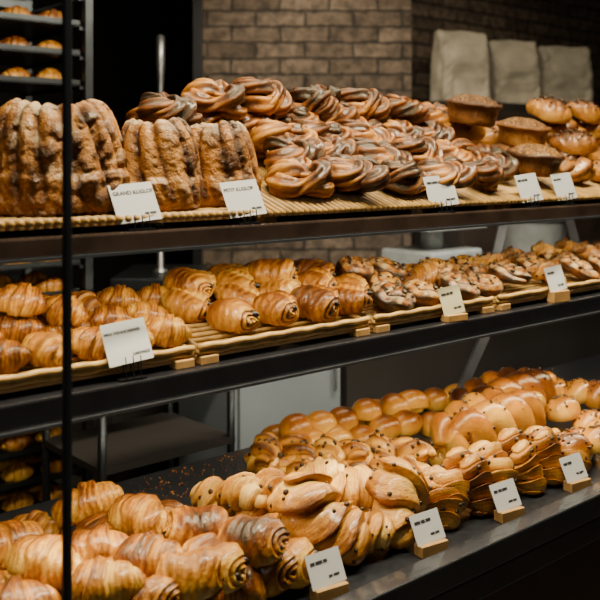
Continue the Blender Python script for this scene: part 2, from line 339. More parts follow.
K['laminated_twist']=[laminated(.17,.060,b,s,2.2,2,dots=22) for s,b in((41,.8),(42,.6),(43,1.),(44,.5))]
K['filled_pastry']=[laminated(.122,.045,.3,s,2.3,2,dots=16,mat='snail') for s in(31,32,33,34,35)]
K['bundt_large']=[bundt(.124,.195,3,16)]; K['bundt_small']=[bundt(.082,.165,s,12) for s in(4,5)]
K['small_pie']=[pie(s) for s in(1,2,3)]
K['seeded_roll']=[bun(.07,.052,.044,s,'seed',40,sc,base=.45,lump=.3) for s,sc in((1,3),(3,2),(4,3))]+[twist(.14,.018,.029,.8,s,'seed',40,.6) for s in(61,62,63)]
K['brioche_bun']=[bun(.045,.042,.038,s) for s in(1,2,3,4)]+[bun(.053,.040,.037,5)]
K['choc_chip_bun']=[bun(.054,.048,.042,s,'brioche',26) for s in(5,6,7,8)]
K['brioche_plait']=[braid(.42,.050,.042,1.7,s,'brioche',d) for s,d in((1,170),(2,170))]
K['chocolate_twist']=[twist(.14,.018,.021,1.5,s,'snail',16) for s in(1,2,3,4)]
K['iced_roll']=[snail(.056,.038,1.8,s,'iced',12) for s in(1,2,3)]+[laminated(.11,.034,.5,75,1.8,2,dots=12,mat='iced')]
K['fruit_pastry']=[laminated(.125,.032,.3,s,1.7,2,dots=14,mat='iced') for s in(71,72)]+[snail(.058,.032,1.5,s,'iced',14,1.35) for s in(21,22)]
KN={'bundt_large':'bundt_cake','bundt_small':'bundt_cake'}
# ---------------------------------------------------------------- height map: pastries come to rest on what lies below
class HM:
    def __init__(s,x0,x1,y0,y1,z,c=.007):
        s.x0,s.y0,s.c=x0,y0,c; s.H=np.full((int((x1-x0)/c)+1,int((y1-y0)/c)+1),float(z)); s.base=s.H.copy()
    def plane(s,xa,xb,ya,yb,za,zb):
        c=s.c; i0,i1=int((xa-s.x0)/c),int((xb-s.x0)/c); j0,j1=int((ya-s.y0)/c),int((yb-s.y0)/c)
        s.H[max(i0,0):i1,j0:j1]=np.linspace(za,zb,j1-j0)[None,:]; s.base=s.H.copy()
    def drop(s,P,X,Y,pct,zmax=None):
        i=np.clip(((P[:,0]+X-s.x0)/s.c).astype(int),0,s.H.shape[0]-1); j=np.clip(((P[:,1]+Y-s.y0)/s.c).astype(int),0,s.H.shape[1]-1)
        lo=np.full(s.H.shape,1e3); hi=np.full(s.H.shape,-1e3)
        np.minimum.at(lo,(i,j),P[:,2]); np.maximum.at(hi,(i,j),P[:,2]); k=lo<1e2
        z=np.percentile((s.H-lo)[k],pct)
        if zmax is not None: z=min(z,zmax)
        z=max(z,np.percentile((s.base-lo)[k],97))
        s.H[k]=np.maximum(s.H[k],hi[k]+z); return z
HT=HM(.2,3.2,1.2,2.0,ZT); HMd=HM(.2,3.2,1.2,2.0,ZM); HB=HM(.2,3.4,1.0,2.0,ZB)
VC={}
def verts(me):
    if me.name not in VC:
        a=np.zeros(len(me.vertices)*3); me.vertices.foreach_get('co',a); VC[me.name]=a.reshape(-1,3)
    return VC[me.name]
def put(kind,X,Y,yaw,rx=0,ry=0,sc=1.,hm=None,pct=93,z=None,zmax=None,ymin=None):
    parts=rnd.choice(K[kind]); nm=KN.get(kind,kind)
    Mx=Matrix.Rotation(R(rx),3,'X')@Matrix.Rotation(R(ry),3,'Y')@Matrix.Rotation(R(yaw),3,'Z')
    P=verts(parts[0][1])@np.array(Mx).T*sc
    if ymin is not None: Y=max(Y,ymin-P[:,1].min())
    if z is None: z=hm.drop(P,X,Y,pct,zmax)
    if len(parts)==1: o=bpy.data.objects.new(nm,parts[0][1]); COL.objects.link(o)
    else:
        o=empty(nm,(0,0,0))
        for pn,me in parts:
            c=bpy.data.objects.new(pn,me); COL.objects.link(c); c.parent=o
    o.location=(X,Y,z); o.rotation_euler=Mx.to_euler(); o.scale=(sc,)*3
    return o
ORD=['','second ','third ','fourth ','fifth ','sixth ','seventh ','eighth ','ninth ','tenth ','eleventh ','twelfth ']
def label_row(objs,look,where,cat,group):
    n=len(objs)
    for i,(px,o) in enumerate(sorted(objs,key=lambda a:a[0])):
        pos='leftmost' if i==0 else 'rightmost' if i==n-1 else ORD[i]+'from left'
        tag(o,f'{look}, {pos} {where}' if n>1 else f'{look} {where}',cat,group)
def row_Y(kind,Y,yaw,items,hm,tilt,look,where,cat,group,yj=18,sc=(.94,1.06),pct=88):
    out=[]
    for it in items:
        px,py=it if isinstance(it,tuple) else (it,None)
        zm=None if py is None else z_at(px,py,Y)
        out.append((px,put(kind,x_at(px,Y),Y+rnd.uniform(-.006,.006),yaw+rnd.uniform(-yj,yj),tilt+rnd.uniform(-8,8),rnd.uniform(-9,9),rnd.uniform(*sc),hm,pct,zmax=zm)))
    label_row(out,look,where,cat,group)
def row_B(kind,items,look,where,cat,group,yj=12,sc=(.95,1.06),pct=90,j=0):
    out=[]
    for it in items:
        px,py,h,yaw=it[:4]; rx=it[4] if len(it)>4 else 0; ry=it[5] if len(it)>5 else 0
        X,Y=ray_z(px,py,ZB+h); X+=rnd.uniform(-j,j); Y+=rnd.uniform(-j,j)
        out.append((px,put(kind,X,Y,yaw+rnd.uniform(-yj,yj),rx+rnd.uniform(-9,9),ry+rnd.uniform(-9,9),rnd.uniform(*sc),HB,pct,zmax=ZB+h+.008,ymin=1.168)))
    label_row(out,look,where,cat,group)
# ---------------------------------------------------------------- the display case
case=tag(empty('display_case',(1.7,1.5,0)),'long dark bakery counter holding three levels of pastries','display case')
def cp(name,mb,mat,bevel=0.,smooth=False,par=None):
    o=mb.build(name,mat,par or case,smooth,bevel)
    if par is None: o.location=(-1.7,-1.5,0)
    return o
XA,XB=.05,3.6; XM=(XA+XB)/2; XL=XB-XA
cp('deck',MB().box((XM,1.505,ZB-.02),(XL,.76,.04)),M['deck'],.003)
cp('deck_edge',MB().box((XM,1.100,ZB-.014),(XL,.046,.05)),M['edge'],.003)
cp('front_panel',MB().box((XM,1.125,.345),(XL,.03,.60)),M['woodpanel'])
cp('edge_band',MB().box((XM,1.105,ZB-.065),(XL,.05,.05)),M['black'],.003)
cp('base',MB().box((XM,1.52,.3),(XL,.72,.58)),M['dark'])
for z,th,mt in((ZT,.034,'shelf'),(ZM,.044,'black')):
    sh=cp('shelf',MB().box((XM,1.535,z-th/2),(XL,.372,th)),M[mt],.004)
    o=MB().box((XM,1.3475,z-th-.001),(XL,.012,.005)).build('edge_strip',M['rim'],sh)
jx=x_at(67,1.10)
cp('glass_joint',MB().box((jx,1.10,1.36),(.0105,.012,1.29)),M['joint'],.002)
for a,b in(((.35,1.78,ZB),(.35,1.68,ZM-.044)),((.35,1.71,ZM),(.35,1.71,ZT-.034)),((x_at(455,1.80),1.80,ZB),(x_at(500,1.64),1.64,ZM-.044)),((x_at(490,1.712),1.712,ZM),(x_at(506,1.70),1.70,ZT-.034)),((x_at(582,1.712),1.712,ZM),(x_at(566,1.712),1.712,ZT-.034)),((3.3,1.78,ZB),(3.3,1.68,ZM-.044))):
    cp('shelf_bracket',MB().tube([a,b],.018,4),M['bracket'])
# ---------------------------------------------------------------- trays
def tray(hm,xa,xb,ya,yb,za,zb,zs,rods,label,group):
    t=tag(empty('bamboo_tray',((xa+xb)/2,(ya+yb)/2,zs)),label,'tray',group)
    sl=(zb-za)/(yb-ya); th=math.atan(sl); w=xb-xa; d=yb-ya
    Mx=Matrix.Rotation(th,3,'X'); zm=(za+zb)/2-zs
    MB().box((0,0,zm-.008),(w,d/math.cos(th),.006),Mx).build('base_board',M['block'],t)
    mb=MB()
    n=int(w/.016) if rods else int(d/.02)
    for i in range(n):
        if rods:
            x=-w/2+.008+i*(w-.016)/(n-1); mb.tube([(x,-d/2-.012,za-zs-.012*sl),(x,d/2,zb-zs)],.0062,7)
        else:
            y=-d/2+.01+i*(d-.02)/(n-1); mb.tube([(-w/2,y,zm+y*sl),(w/2,y,zm+y*sl)],.005,6)
    mb.build('rods',M['bamboo'],t,True)
    if not rods:
        f=MB()
        for dy,dz in((-.002,.003),(-.006,.0135)):
            k=np.linspace(-w/2,w/2,30); f.tube(np.stack([k,np.full(30,-d/2+dy),za-zs+dz+.0012*np.sin(k*90+dz*500)],-1),.0062,8)
        f.build('front_rim',M['bamboo'],t,True)
        for s in(-1,1):
            MB().tube([(s*(w/2-.006),-d/2,za-zs+.008),(s*(w/2-.006),d/2,zb-zs+.008)],.0065,8).build('side_rim',M['bamboo'],t,True)
            MB().box((s*(w/2-.022),-d/2-.001,.008),(.04,.026,.016)).build('foot',M['block'],t,bevel=.002)
    else:
        for s in(-1,1): MB().box((s*(w/2-.03),-d/2+.03,(za-zs-.011)/2),(.03,.03,max(.006,za-zs-.011))).build('foot',M['block'],t)
    if zb-za>.02:
        MB().box((0,d/2-.02,(zb-zs-.02)/2),(w*.96,.018,zb-zs-.02)).build('riser',M['block'],t)
    hm.plane(xa,xb,ya-.01,yb+.06,za+.005,zb+.005)
g='bamboo trays on the top shelf'
TA=(x_at(-80,1.37),x_at(262,1.37)); TB=(x_at(264,1.37)+.004,x_at(505,1.37)); TC=(x_at(505,1.37)+.006,3.1)
tray(HT,*TA,1.375,1.70,ZT+.022,ZT+.022,ZT,True,'flat bamboo rod tray under the three bundt cakes',g)
tray(HT,*TB,1.375,1.70,ZT+.022,ZT+.14,ZT,True,'tilted bamboo rod tray under the dark cinnamon knots',g)
tray(HT,*TC,1.375,1.70,ZT+.022,ZT+.14,ZT,True,'tilted bamboo rod tray under the seeded rolls at right',g)
g='bamboo trays on the middle shelf'
e=[x_at(p,1.38) for p in(-80,193,198,368,374,492,498)]+[3.1]
for (a,b),l,hb in zip(((e[0],e[1]),(e[2],e[3]),(e[4],e[5]),(e[6],e[7])),('bamboo rimmed tray holding the mini croissants','bamboo rimmed tray holding the mini chocolate pastries','bamboo rimmed tray holding the iced rolls','bamboo rimmed tray holding the sugared fruit pastries'),(.095,.095,.06,.06)):
    tray(HMd,a,b,1.385,1.70,ZM+.02,ZM+hb,ZM,False,l,g)
# ---------------------------------------------------------------- top shelf
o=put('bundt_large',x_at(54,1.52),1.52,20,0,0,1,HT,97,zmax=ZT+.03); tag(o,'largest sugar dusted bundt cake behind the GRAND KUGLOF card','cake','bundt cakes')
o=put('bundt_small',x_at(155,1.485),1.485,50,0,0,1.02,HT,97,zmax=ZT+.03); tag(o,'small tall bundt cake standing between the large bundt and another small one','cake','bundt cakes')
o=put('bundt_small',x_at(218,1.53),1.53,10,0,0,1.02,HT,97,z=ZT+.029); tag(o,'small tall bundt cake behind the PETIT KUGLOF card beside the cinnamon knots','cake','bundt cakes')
g='cinnamon knots piled on the top shelf'; kl='glossy dark brown cinnamon knot'
row_Y('cinnamon_knot',1.43,-30,[(302,174),(350,184),(396,180),(440,186),(482,178)],HT,18,kl,'in the front row on the top shelf','pastry',g,40)
row_Y('cinnamon_knot',1.51,-30,[(296,156),(336,154),(376,158),(414,152),(450,156),(484,154)],HT,18,kl,'in the second row on the top shelf','pastry',g,40)
row_Y('cinnamon_knot',1.59,-30,[(285,136),(326,134),(364,138),(400,136),(434,138)],HT,18,kl,'in the third row on the top shelf','pastry',g,40)
row_Y('cinnamon_knot',1.67,-30,[(165,150),(206,150),(246,150)],HT,5,kl,'hidden low behind the bundt cakes','pastry',g)
row_Y('cinnamon_knot',1.67,-30,[(166,125),(206,125),(250,122),(292,116),(330,116),(368,118),(402,116),(434,118)],HT,18,kl,'along the back of the top shelf','pastry',g,40)
row_Y('cinnamon_knot',1.65,-30,[(168,112),(216,98),(262,96),(318,102),(362,104),(402,108)],HT,12,kl,'crowning the pile on the top shelf','pastry',g,40)
g='seeded rolls on the top shelf'
row_Y('seeded_roll',1.57,-40,[(494,None),(526,None),(560,None)],HT,15,'glazed seeded roll','under the stacked pies','bread roll',g,30)
row_Y('seeded_roll',1.65,-40,[(462,128),(494,125),(526,122),(556,120),(588,118)],HT,15,'glazed seeded roll','in the back row behind the pies','bread roll',g,30)
row_Y('seeded_roll',1.44,-40,[(576,176),(608,170),(642,172)],HT,15,'glazed seeded roll','in the front row, right of the pies','bread roll',g,30)
g='small pies on the top shelf'
for px,py,Y,l in((471,124,1.57,'round brown pie in fluted crust beside the cinnamon knot pile'),(533,166,1.46,'round nut topped pie set lower, above the paired price cards'),(521,128,1.54,'round nut topped pie in fluted crust, rightmost of the upper two')):
    tag(put('small_pie',x_at(px,Y),Y,0,10,rnd.uniform(-3,3),1.0,HT,92,zmax=z_at(px,py,Y)),l,'pie',g)
g='seeded rolls on the top shelf'
row_Y('seeded_roll',1.54,-40,[(574,145),(606,142),(636,142)],HT,15,'glazed seeded roll','in the middle row, right of the pies','bread roll',g,30)
row_Y('seeded_roll',1.62,-40,[(562,108),(590,112),(616,110)],HT,12,'glazed seeded roll','on the second layer of its heap','bread roll',g,30)
row_Y('seeded_roll',1.62,-40,[(552,90),(582,94)],HT,8,'glazed seeded roll','topping the heap beside the pies','bread roll',g,30)
# ---------------------------------------------------------------- middle shelf
g='mini croissants on the middle shelf'; kl='golden mini croissant'
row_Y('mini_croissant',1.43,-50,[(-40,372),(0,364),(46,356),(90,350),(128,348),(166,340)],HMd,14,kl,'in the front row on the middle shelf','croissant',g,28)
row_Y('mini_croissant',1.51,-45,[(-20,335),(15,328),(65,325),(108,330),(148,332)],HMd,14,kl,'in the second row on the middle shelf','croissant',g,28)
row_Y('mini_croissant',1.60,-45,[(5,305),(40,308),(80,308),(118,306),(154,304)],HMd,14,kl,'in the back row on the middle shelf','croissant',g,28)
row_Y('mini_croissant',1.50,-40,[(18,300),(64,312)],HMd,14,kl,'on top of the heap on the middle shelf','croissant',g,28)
g='mini chocolate pastries on the middle shelf'; kl='rolled mini chocolate pastry'
row_Y('mini_pain_au_chocolat',1.445,-72,[(232,328),(275,320),(313,314),(348,308)],HMd,6,kl,'in the front row on the middle shelf','pastry',g,18)
row_Y('mini_pain_au_chocolat',1.53,-72,[(188,316),(238,302),(277,297),(312,291),(346,294)],HMd,6,kl,'in the second row on the middle shelf','pastry',g,18)
row_Y('mini_pain_au_chocolat',1.63,-72,[(188,290),(228,286),(266,284),(302,280),(336,280)],HMd,6,kl,'in the back row on the middle shelf','pastry',g,18)
row_Y('mini_pain_au_chocolat',1.57,-72,[(188,284),(234,286),(272,274),(312,274)],HMd,6,kl,'on top of the heap on the middle shelf','pastry',g,18)
g='iced rolls on the middle shelf'; kl='iced raisin roll'
row_Y('iced_roll',1.44,0,[(388,303),(422,300),(455,297),(482,292)],HMd,20,kl,'in the front row on the middle shelf','pastry',g)
row_Y('iced_roll',1.53,0,[(384,287),(416,286),(446,284),(473,281)],HMd,20,kl,'in the second row on the middle shelf','pastry',g)
row_Y('iced_roll',1.62,0,[(350,276),(378,277),(408,277),(436,275),(462,273)],HMd,16,kl,'in the back row on the middle shelf','pastry',g)
row_Y('iced_roll',1.57,0,[(352,272),(384,273),(434,272)],HMd,16,kl,'on top of the heap on the middle shelf','pastry',g)
g='fruit pastries on the middle shelf'; kl='oval sugared fruit pastry'
row_Y('fruit_pastry',1.44,-30,[512,546,578,608],HMd,20,kl,'in the front row on the middle shelf','pastry',g,30)
row_Y('fruit_pastry',1.53,-30,[502,534,564,592],HMd,20,kl,'in the second row on the middle shelf','pastry',g,30)
row_Y('fruit_pastry',1.62,-30,[488,518,546,574,600],HMd,16,kl,'in the back row on the middle shelf','pastry',g,30)
row_Y('fruit_pastry',1.57,-30,[(494,268),(528,266),(560,266)],HMd,16,kl,'on top of the heap on the middle shelf','pastry',g,30)
# ---------------------------------------------------------------- bottom deck
g='large croissants on the bottom deck'; kl='large browned croissant'
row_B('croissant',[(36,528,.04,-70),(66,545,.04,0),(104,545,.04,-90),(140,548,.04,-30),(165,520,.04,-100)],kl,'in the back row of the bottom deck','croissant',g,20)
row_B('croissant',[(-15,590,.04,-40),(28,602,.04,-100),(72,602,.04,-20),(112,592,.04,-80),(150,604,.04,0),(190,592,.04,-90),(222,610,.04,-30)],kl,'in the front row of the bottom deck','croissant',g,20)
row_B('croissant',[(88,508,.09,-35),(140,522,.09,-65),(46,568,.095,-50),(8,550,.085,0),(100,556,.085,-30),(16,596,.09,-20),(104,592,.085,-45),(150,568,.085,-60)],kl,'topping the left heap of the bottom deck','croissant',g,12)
g='large chocolate pastries on the bottom deck'
row_B('pain_au_chocolat',[(225,570,.035,-60),(252,600,.035,-30),(298,572,.035,-60),(306,594,.04,-70),(140,606,.05,-60)],'large chocolate pastry','lying on the deck under the heap','pastry',g)
row_B('pain_au_chocolat',[(198,534,.08,-40),(256,548,.09,-58)],'large chocolate pastry','topping the front of the bottom deck','pastry',g,8)
row_B('pain_au_chocolat',[(200,584,.08,-45),(254,594,.075,-65)],'large chocolate pastry','low in front of the heap','pastry',g,8)
g='striped croissants on the bottom deck'; kl='striped cream and brown croissant'
row_B('striped_croissant',[(222,504,.035,-70),(252,514,.035,-100),(290,530,.035,-70),(262,494,.035,-40),(300,494,.035,-60),(332,490,.035,-60)],kl,'in its lower layer','croissant',g,30)
row_B('striped_croissant',[(240,500,.07,-95),(278,500,.075,-65),(318,486,.075,-30)],kl,'on top of its heap','croissant',g,20)
g='laminated twists on the bottom deck'
for px,py,h,yw,rx,ry,sc,l in((306,516,.06,-110,15,-10,.88,'large layered twist with chocolate chips, leftmost of the big twists'),(358,534,.085,-65,45,-12,1.1,'largest layered twist with chocolate chips, at the front'),(348,492,.075,-20,15,0,.85,'large layered twist with chocolate chips, farthest back of the big twists'),(392,494,.075,-70,20,-5,.85,'large layered twist with chocolate chips, second farthest back of the big twists'),(416,510,.075,-120,45,-10,.98,'large layered twist with chocolate chips, rightmost of the big twists'),(402,546,.05,-60,0,0,.75,'large layered twist lying lowest beside the second price card')):
    X,Y=ray_z(px,py,ZB+h); tag(put('laminated_twist',X,Y,yw,rx,ry,sc,HB,85,zmax=ZB+h,ymin=1.168),l,'pastry',g)
g='filled pastries leaning in a row on the bottom deck'; kl='chocolate chip filled layered pastry leaning upright'
row_B('filled_pastry',[(466,506,.06,90,48,0),(496,494,.055,90,48,0),(518,484,.06,90,48,0),(546,472,.06,90,48,0),(572,464,.06,90,48,0),(598,454,.06,90,48,0)],kl,'in the front row','pastry',g,15)
row_B('filled_pastry',[(440,492,.06,90,44,0),(464,482,.06,90,44,0),(490,472,.06,90,44,0),(516,462,.06,90,44,0),(542,454,.06,90,44,0)],kl,'in the row behind','pastry',g,15)
g='chocolate twists on the bottom deck'; kl='twisted pastry with chocolate pieces'
row_B('chocolate_twist',[(272,468,.03,80),(300,472,.03,80),(328,474,.03,80),(356,474,.03,80),(384,474,.03,80),(412,474,.03,80)],kl,'in the front row behind the striped croissants','pastry',g,20,j=.006)
row_B('chocolate_twist',[(270,455,.055,70),(298,456,.055,70),(326,457,.055,70),(354,457,.055,70),(382,457,.055,70),(410,455,.055,70)],kl,'in the back row below the brioche buns','pastry',g,20,j=.006)
g='brioche buns on the bottom deck'; kl='shiny golden brioche bun'
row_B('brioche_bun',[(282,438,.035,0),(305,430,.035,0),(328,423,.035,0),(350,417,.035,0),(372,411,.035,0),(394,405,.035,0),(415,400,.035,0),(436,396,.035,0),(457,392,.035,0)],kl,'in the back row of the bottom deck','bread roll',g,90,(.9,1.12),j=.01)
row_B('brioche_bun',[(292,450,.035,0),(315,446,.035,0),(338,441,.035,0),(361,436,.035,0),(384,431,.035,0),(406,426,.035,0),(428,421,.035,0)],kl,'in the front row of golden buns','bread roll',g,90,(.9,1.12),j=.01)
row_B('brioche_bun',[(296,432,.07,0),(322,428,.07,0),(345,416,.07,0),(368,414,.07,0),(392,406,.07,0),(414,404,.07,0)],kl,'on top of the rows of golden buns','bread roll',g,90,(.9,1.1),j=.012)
g='plaited brioche loaves on the bottom deck'
for px,py,h,yw,l in((490,430,.055,4,'long plaited brioche loaf with chocolate chips, nearest the filled pastries'),(505,406,.055,2,'long plaited brioche loaf with chocolate chips lying behind another plait')):
    X,Y=ray_z(px,py,ZB+h); tag(put('brioche_plait',X,Y,yw,0,0,1,HB,85,zmax=ZB+h),l,'bread loaf',g)
g='chocolate chip buns on the bottom deck'
row_B('choc_chip_bun',[(578,438,.04,0),(604,430,.04,0),(572,454,.04,0),(600,446,.04,0)],'round chocolate chip brioche bun','right of the plaited loaves','bread roll',g)
row_B('choc_chip_bun',[(528,394,.05,0),(552,394,.05,0),(578,396,.05,0),(600,398,.05,0),(590,416,.05,0),(563,414,.05,0)],'round chocolate chip brioche bun','at the back of the deck','bread roll',g)
# crumbs
mb=MB(); rs=np.random.RandomState(3)
for i in range(420):
    px,py=rs.uniform(130,320),rs.uniform(452,500); X,Y=ray_z(px,py,ZB); r=rs.uniform(.0008,.0026)
    if 1.2<Y<1.87: mb.ball((X,Y,ZB+r*.5),r,rs.uniform(0,.8),4,5)
tag(mb.build('crumbs',M['croissant']),'scattered pastry crumbs on the bare dark deck behind the croissants','crumbs',None,'stuff')
# ---------------------------------------------------------------- price cards
def text_mesh(body,size,x,z,al):
    mb=MB()
    if body.startswith('#'):
        x0=x
        for n in body[1:].split(','):
            l=float(n)*.001; mb.box((x0+l/2,0,z),(l,.0006,size)); x0+=l+.0022
        return mb
    cu=bpy.data.curves.new('t','FONT'); cu.body=body; cu.size=size; cu.align_x=al; cu.offset=size*.03
    ob=bpy.data.objects.new('t',cu); COL.objects.link(ob); bpy.context.view_layer.update()
    me=bpy.data.meshes.new_from_object(ob.evaluated_get(bpy.context.evaluated_depsgraph_get()))
    V=np.array([v.co[:] for v in me.vertices]).reshape(-1,3)
    mb.add(np.stack([V[:,0]+x,V[:,2],V[:,1]+z],-1),[tuple(p.vertices) for p in me.polygons])
    bpy.data.objects.remove(ob); bpy.data.meshes.remove(me)
    return mb
def card(X,Y,z,stand,lines,label,group,w=.084,h=.074,lean=24,roll=-5,yaw=-6,lift=.016,mat='card'):
    t=tag(empty('price_card',(X,Y,z),(0,0,R(yaw))),label,'price card',group)
    rot=(Matrix.Rotation(R(-lean),3,'X')@Matrix.Rotation(R(roll),3,'Y')).to_euler()
    c=MB().box((0,0,h/2),(w,.0012,h)).build('card',M[mat],t); c.location=(0,0,lift); c.rotation_euler=rot
    for ln in lines: l=text_mesh(*ln).build('lettering',M['ink'],c); l.location=(0,-.0011,0)
    if stand=='wire':
        s=MB().box((0,.004,.002),(.05,.022,.004))
        for x in(-.014,0,.014):
            s.tube([(x,-.008,.003),(x,-.006,lift+.001),(x,-.0035,lift+.012)],.0011,6); s.tube([(x,.006,.003),(x,.006,lift+.002),(x,.0105,lift+.016)],.0011,6)
        s.build('holder',M['black'],t)
    else:
        s=MB().box((0,.002,lift*.5),(w*.92,.026,lift)); s.build('wooden_block',M['block'],t,bevel=.0015)
def two(a,w=.084,h=.074): return [(a,.0102,-w/2+.004,h-.021,'LEFT'),('#8,12',.004,w/2-.03,.014,'L')]
def blur(a,b,w=.084,h=.074): return [('#'+a,.0055,-w/2+.007,h-.016,'L'),('#'+b,.004,w/2-.034,.014,'L')]
g='price cards on the top shelf'; Yc=1.362
card(x_at(141,Yc),Yc,ZT,'wire',two('GRAND KUGLOF'),'white price card reading GRAND KUGLOF on black wire holder',g,lean=28)
card(x_at(249,Yc),Yc,ZT,'wire',two('PETIT KUGLOF'),'white price card reading PETIT KUGLOF on black wire holder',g,lean=26)
card(x_at(445,Yc),Yc,ZT,'wire',blur('12,16,9','10,14'),'white price card in front of the cinnamon knots on the top shelf',g,lean=18,yaw=-14)
card(x_at(533,Yc),Yc,ZT,'wire',blur('14,8,11','8,14'),'white price card below the lowest pie, left of a closely paired two',g,lean=18)
card(x_at(568,Yc),Yc,ZT,'wire',blur('10,18','10,12'),'white price card below the seeded rolls, right of a closely paired two',g,lean=18)
g='price cards on the middle shelf'
card(x_at(131,1.366),1.362,ZM,'wire',[('MINI VIENNOISERIES',.0075,-.039,.053,'LEFT'),('2,00€/PIECE',.0065,.038,.012,'RIGHT')],'white price card reading MINI VIENNOISERIES in front of the mini croissants',g,lean=24,lift=.03)
card(x_at(455,1.362),1.362,ZM,'wood',blur('14,9,10','10,12',.07,.066),'cream price card in front of the iced rolls on the middle shelf',g,lean=16,w=.07,h=.066,mat='cream')
card(x_at(559,1.362),1.362,ZM,'wood',blur('10,16','9,12',.07,.066),'white price card in front of the sugared fruit pastries',g,lean=16,lift=.03,w=.07,h=.066)
g='price cards on the bottom deck'
for px,a,b,l in((330,'9,14,8','8,12','white price card on pale wooden block in front of the chocolate pastries'),(432,'14,10,12','10,10','white price card on pale wooden block below the first filled pastries'),(510,'10,10,14','12,10','white price card on pale wooden block at the middle of the filled pastries'),(578,'13,12','8,14','white price card on pale wooden block nearest the right end of the deck')):
    X=x_at(px,1.143); card(X,1.143,ZB,'wood',blur(a,b,.072,.056),l,g,w=.072,h=.056,lean=26,roll=-2,yaw=-8,lift=.022)
# ---------------------------------------------------------------- the room behind
def st(name,mb,mat,loc=(0,0,0),rz=0):
    o=mb.build(name,mat); o.location=loc; o.rotation_euler=(0,0,rz); o['kind']='structure'; return o
st('floor',MB().box((2.5,2,-.05),(11,10,.1)),M['floor']); st('ceiling',MB().box((2.5,2,3.15),(11,10,.1)),M['dark'])
st('wall_left',MB().box((-3.05,2,1.55),(.1,10,3.1)),M['dark']); st('wall_right',MB().box((8.05,2,1.55),(.1,10,3.1)),M['dark'])
st('wall_back',MB().box((2.5,7.05,1.55),(11,.1,3.1)),M['dark']); st('wall_front',MB().box((2.5,-3.05,1.55),(11,.1,3.1)),M['dark'])
def dl(d,lat): return (d*S+lat*C, d*C-lat*S)
x,y=dl(5.22,.04); st('wall_brick',MB().box((0,0,1.55),(1.15,.5,3.1)),M['brick'],(x,y,0),-TH)
st('wall_kitchen',MB().box((0,0,1.55),(3.8,.12,3.1)),M['brick'],(6.05,3.86,0))
x,y=dl(4.94,-.56); st('trim_1',MB().box((0,0,1.55),(.05,.05,3.1)),M['black'],(x,y,0),-TH)
# back counter
cx0,cx1=1.84,5.2
ct=tag(empty('back_counter',((cx0+cx1)/2,2.75,0)),'dark work counter along the kitchen behind the display case','counter')
w=cx1-cx0
MB().box((0,0,.925),(w,.62,.04)).build('worktop',M['dimwood'],ct,bevel=.004); MB().box((.3,.02,.46),(w-.6,.5,.89)).build('base_cabinet',M['dark'],ct)
wc=tag(empty('white_cabinet',(2.09,2.62,0)),'white low cabinet front seen below the middle shelf','cabinet')
MB().box((0,0,.45),(.5,.34,.9)).build('body',M['white'],wc,bevel=.004); d=MB().box((0,-.178,.46),(.47,.014,.84)).build('door',M['white'],wc,bevel=.003); MB().tube([(.19,-.205,.6),(.19,-.205,.75)],.006,8).build('handle',M['steel'],d)
# kitchen scale
s=tag(empty('kitchen_scale',(3.06,2.62,.945)),'pale grey kitchen scale standing on the back counter','scale')
MB().box((0,0,.06),(.34,.3,.11)).build('body',M['grey'],s,bevel=.012); MB().box((0,0,.215),(.40,.3,.022)).build('weighing_plate',M['grey'],s,bevel=.004); MB().tube([(0,0,.11),(0,0,.21)],.05,16).build('neck',M['grey'],s,True); MB().box((.02,-.152,.065),(.13,.006,.05)).build('display',M['black'],s)
b=tag(empty('storage_tub',(3.82,2.62,.945)),'grey storage tub with lid on the back counter','tub')
MB().lathe([(0,0),(.13,0),(.145,.02),(.16,.2),(.165,.205)],28).build('tub_body',M['grey'],b,True); MB().lathe([(0,.23),(.1,.23),(.168,.222),(.17,.205),(.166,.2)],28).build('lid',M['steel'],b,True)
# high cabinet with flour bags
hc=tag(empty('tall_cabinet',(4.8,3.295,0)),'dark tall cabinet carrying the flour bags','cabinet')
MB().box((0,0,.91),(1.84,.35,1.74)).build('body',M['dark'],hc,bevel=.004)
for sx in(-.46,.46): d=MB().box((sx,-.183,.93),(.9,.016,1.6)).build('door',M['dimwood'],hc); MB().tube([(-sx*.12,-.2,.9),(-sx*.12,-.2,1.1)],.006,8).build('handle',M['steel'],d)
MB().box((0,0,.02),(1.8,.31,.04)).build('plinth',M['black'],hc)
def bag(px,w,h,label,seed):
    Y=3.3; t=tag(empty('flour_bag',(x_at(px,Y),Y,1.78),(0,0,R(-22+rnd.uniform(-6,6)))),label,'bag','flour bags')
    nu,nv=44,72; v=np.linspace(0,2*PI,nv,endpoint=False); z=np.linspace(0,h,nu)[:,None]; k=z/h
    dp=.085*np.clip((1-k)*2.2,0,1)**.7+.006; cs,sn=np.cos(v),np.sin(v)
    P=np.stack([np.sign(cs)*np.abs(cs)**.3*w/2*(1-.03*np.sin(k*PI)),np.sign(sn)*np.abs(sn)**.45*dp,z+0*v],-1)
    cr=np.abs(nz(P,34,seed,3))
    P[...,:2]+=(nz(P,16,seed)*.005-cr*.02)[...,None]*np.array([.5,1.4])
    MB().grid(P).build('bag_body',M['bag'],t,True)
    f=MB(); xx=np.linspace(-w*.47,w*.47,14); f.tube(np.stack([xx,np.full(14,-.012),h-.012+.004*np.sin(xx*30+seed)],-1),.014,8,flat=1.6).build('folded_top',M['bag'],t,True)
bag(460,.34,.40,'cream paper flour bag nearest the brick wall',1); bag(512,.32,.39,'cream paper flour bag between two others',2); bag(563,.38,.40,'cream paper flour bag at the right end of its row',3)
